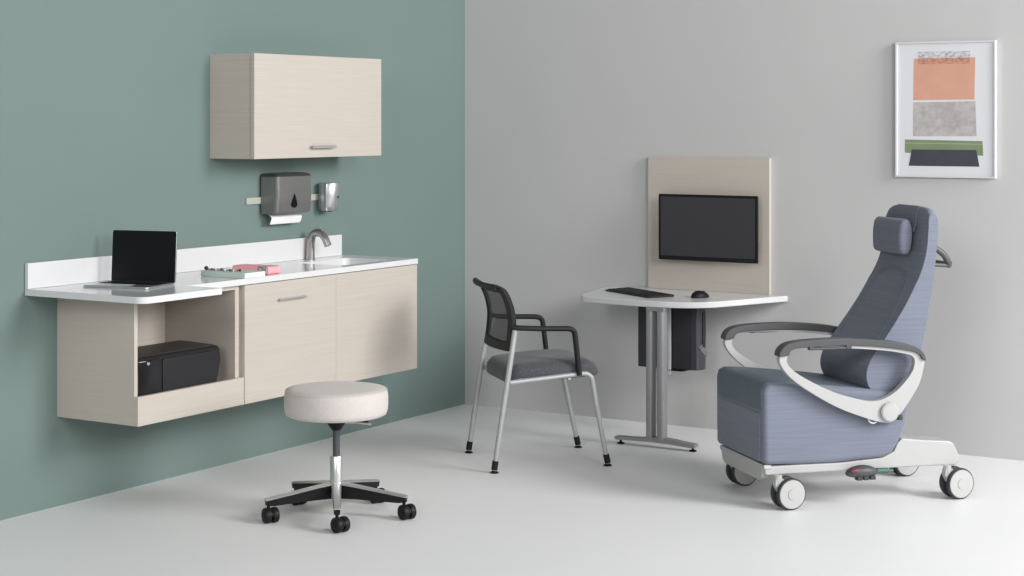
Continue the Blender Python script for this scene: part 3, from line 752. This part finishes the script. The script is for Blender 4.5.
# arms
FA = lambda a: a + 0.010 - 0.019 * min(1, max(0, (a + 0.48) / 0.66))
po = [(-0.484, 0.634), (-0.482, 0.650), (-0.472, 0.667), (-0.452, 0.682), (-0.420, 0.691), (-0.36, 0.697), (-0.256, 0.700), (-0.153, 0.698), (0.004, 0.685), (0.108, 0.667), (0.150, 0.653), (0.175, 0.637), (0.190, 0.617), (0.197, 0.595)]
pi_ = [(0.180, 0.600), (0.165, 0.622), (0.126, 0.637), (0.004, 0.656), (-0.169, 0.670), (-0.356, 0.669), (-0.419, 0.662), (-0.436, 0.650), (-0.441, 0.638)]
padpts = [(p[0], p[1]) for p in catmull([(FA(a), z, 0) for a, z in po], 4)] + [(p[0], p[1]) for p in catmull([(FA(a), z, 0) for a, z in pi_], 4)]
wo = [(-0.476, 0.640), (-0.474, 0.60), (-0.424, 0.542), (-0.339, 0.484), (-0.211, 0.415), (-0.083, 0.367), (-0.014, 0.347), (0.039, 0.345), (0.082, 0.378), (0.143, 0.455), (0.178, 0.517), (0.1955, 0.597), (0.182, 0.632), (0.108, 0.658), (0.004, 0.672), (-0.153, 0.686), (-0.27, 0.688), (-0.406, 0.682), (-0.458, 0.668)]
wi = [(-0.442, 0.636), (-0.441, 0.602), (-0.390, 0.557), (-0.254, 0.489), (-0.126, 0.448), (-0.031, 0.435), (0.055, 0.468), (0.126, 0.535), (0.148, 0.582), (0.139, 0.613), (0.091, 0.628), (0.004, 0.642), (-0.135, 0.655), (-0.27, 0.662), (-0.395, 0.662), (-0.425, 0.654)]
woc = [(p[0], p[1]) for p in catmull([(FA(a), z, 0) for a, z in wo], 4, closed=True)]
wic = [(p[0], p[1]) for p in catmull([(FA(a), z, 0) for a, z in wi], 4, closed=True)]
for sg in (-1, 1):
    yo, yi = 0.302 * sg, 0.272 * sg
    bm = NB(); prism(bm, woc, 'y', min(yo, yi), max(yo, yi), hole=wic)
    arm = obj('arm_frame', bm, M['white_metal'], t, bevel=0.007, seg=4, angle=50)
    bm = NB(); ym = 0.287 * sg; prism(bm, padpts, 'y', ym - 0.028, ym + 0.028)
    obj('arm_pad', bm, M['grey_pad'], arm, bevel=0.009, seg=4, angle=50)
    bm = NB()
    lathe(bm, [(0.0, 0.0), (0.036, 0.0), (0.04, 0.005), (0.04, 0.012), (0.034, 0.017), (0.0, 0.019)], 36, mtx=Matrix.Translation((0.021, yo, 0.388)) @ Matrix.Rotation(-pi / 2 * sg, 4, 'X'))
    obj('pivot_cap', bm, M['white_metal'], arm)
    bm = NB(); tube(bm, [(0.021, 0.245 * sg, 0.388), (0.021, 0.275 * sg, 0.388)], 0.03, 20); obj('pivot_shaft', bm, M['white_metal'], t)
    bm = NB(); box(bm, 0.062, 0.082, min(yo - 0.02 * sg, yo + 0.008 * sg), max(yo - 0.02 * sg, yo + 0.008 * sg), 0.352, 0.374); box(bm, 0.056, 0.066, min(yo - 0.02 * sg, yo), max(yo - 0.02 * sg, yo), 0.36, 0.378); obj('release_lever', bm, M['rubber'], arm, bevel=0.003)
    # tray bracket rod under the pad
    bm = NB(); tube(bm, catmull([(-0.33, ym + 0.02 * sg, 0.662), (-0.25, ym + 0.02 * sg, 0.660), (-0.16, ym + 0.02 * sg, 0.661)], 4), 0.006, 10)
    for x in (-0.33, -0.165): box(bm, x - 0.012, x + 0.012, ym + 0.006 * sg if sg > 0 else ym - 0.028, ym + 0.028 if sg > 0 else ym - 0.006, 0.656, 0.673)
    obj('pad_rail', bm, M['dark_grey'], arm, bevel=0.002)
    bm = NB(); tube(bm, catmull([(-0.065, ym, 0.366), (-0.06, ym, 0.35), (-0.045, ym, 0.342), (-0.03, ym, 0.346), (-0.02, ym, 0.356)], 4), 0.004, 10); obj('link', bm, M['light_grey'], arm)
# chassis
ch = [(-0.500, 0.176), (-0.505, 0.15), (-0.495, 0.138), (-0.20, 0.140), (0.20, 0.140), (0.368, 0.136), (0.385, 0.150), (0.382, 0.185), (0.358, 0.232), (0.335, 0.240), (0.22, 0.250), (0.12, 0.262), (0.10, 0.245), (0.08, 0.208), (0.03, 0.186), (-0.163, 0.1755), (-0.35, 0.1765)]
bm = NB(); prism(bm, ch, 'y', -0.235, -0.13); prism(bm, [(-0.5, 0.176), (-0.5, 0.14), (0.40, 0.136), (0.402, 0.15), (0.38, 0.162), (0.1, 0.172), (0.05, 0.18)], 'y', 0.15, 0.235); box(bm, -0.45, 0.05, -0.13, 0.15, 0.145, 0.175)
base = obj('chassis', bm, M['white_metal'], t, bevel=0.008, seg=3, angle=30)
fr = [(-0.236, 0.182), (0.236, 0.182), (0.24, 0.166), (0.222, 0.158), (0.206, 0.124), (0.18, 0.112), (-0.18, 0.112), (-0.206, 0.124), (-0.222, 0.158), (-0.24, 0.166)]
bm = NB(); prism(bm, fr, 'x', -0.509, -0.475); obj('front_beam', bm, M['white_metal'], t, bevel=0.004)
for a, s, rt in ((-0.406, -0.246, 0.10), (0.367, -0.244, 0.12), (-0.398, 0.250, 0.12), (0.38, 0.246, 0.1)):
    twin_caster(t, 'caster', (a, s, 0), rt, 0.0655, 0.036, 0.142, M['rubber'], M['white_metal'], M['white_metal'])
# brake pedal
bm = NB(); bmesh.ops.create_uvsphere(bm, u_segments=24, v_segments=14, radius=1)
for v in bm.verts: v.co = Vector((-0.082 + v.co.x * 0.074, -0.262 + v.co.y * 0.03, 0.140 + v.co.z * 0.026 - 0.06 * v.co.x * v.co.x * 0.1))
pd = obj('brake_pedal', bm, M['grey_pad'], t, angle=60)
bm = NB(); bmesh.ops.create_uvsphere(bm, u_segments=16, v_segments=10, radius=1)
for v in bm.verts: v.co = Vector((-0.118 + v.co.x * 0.026, -0.280 + v.co.y * 0.012, 0.146 + v.co.z * 0.012))
obj('red_mark', bm, M['red'], pd, angle=60)
bm = NB(); tube(bm, [(-0.015, -0.262, 0.138), (0.035, -0.262, 0.136)], 0.012, 14); tube(bm, [(0.03, -0.262, 0.136), (0.06, -0.262, 0.135)], 0.008, 14); obj('green_mark', bm, M['green_mark'], pd)
bm = NB()
for x in (-0.1, -0.07, -0.04): box(bm, x - 0.012, x + 0.012, -0.285, -0.255, 0.106, 0.122)
obj('pedal_tread', bm, M['rubber'], pd, bevel=0.003)
bm = NB(); tube(bm, [(-0.07, -0.25, 0.145), (-0.07, -0.2, 0.152)], 0.012, 12); obj('pedal_shaft', bm, M['rubber'], t)

# ------------------------------------------------------------------ light
w = bpy.data.worlds.new('studio'); SC.world = w; w.use_nodes = True
bg = w.node_tree.nodes['Background']; bg.inputs['Color'].default_value = (1, 1, 1, 1); bg.inputs['Strength'].default_value = 0.0
def area(name, loc, target, size, power, col=(1, 1, 1), size_y=None):
    l = bpy.data.lights.new(name, 'AREA'); l.energy = power; l.color = col
    l.shape = 'RECTANGLE'; l.size = size; l.size_y = size_y or size
    o = bpy.data.objects.new(name, l); COL.objects.link(o); o.location = loc
    o.rotation_euler = (Vector(target) - Vector(loc)).to_track_quat('-Z', 'Y').to_euler()
    return o
area('softbox_lamp', (9.0, -1.7, 3.0), (0.9, -1.5, 0.7), 2.6, 330)
area('softbox_lamp', (9.0, -1.0, 4.5), (0.9, -1.5, 0.7), 2.6, 320)
area('softbox_lamp', (9.5, -7.0, 4.0), (0.9, -1.5, 0.7), 3.0, 370)
area('overhead_lamp', (2.5, -2.0, 6.5), (2.5, -2.0, 0), 4.0, 30)
area('fill_lamp', (4.0, -12.0, 4.0), (1.5, -1.5, 0.8), 3.0, 280)

# ------------------------------------------------------------------ camera and view
cam = bpy.data.cameras.new('camera'); co = bpy.data.objects.new('camera', cam); COL.objects.link(co)
co.location = (5.425, -8.262, 1.6); co.rotation_euler = (radians(90), 0, math.asin(0.5264))
cam.sensor_width = 36; cam.lens = 1760 / 1024 * 36; cam.shift_y = -(288 - 119) / 1024
cam.clip_end = 60
SC.camera = co
vs_ = SC.view_settings
SC.display_settings.display_device = 'sRGB'
vs_.view_transform = 'Standard'; vs_.look = 'None'; vs_.gamma = 1.0; vs_.use_curve_mapping = False; vs_.exposure = 0.0
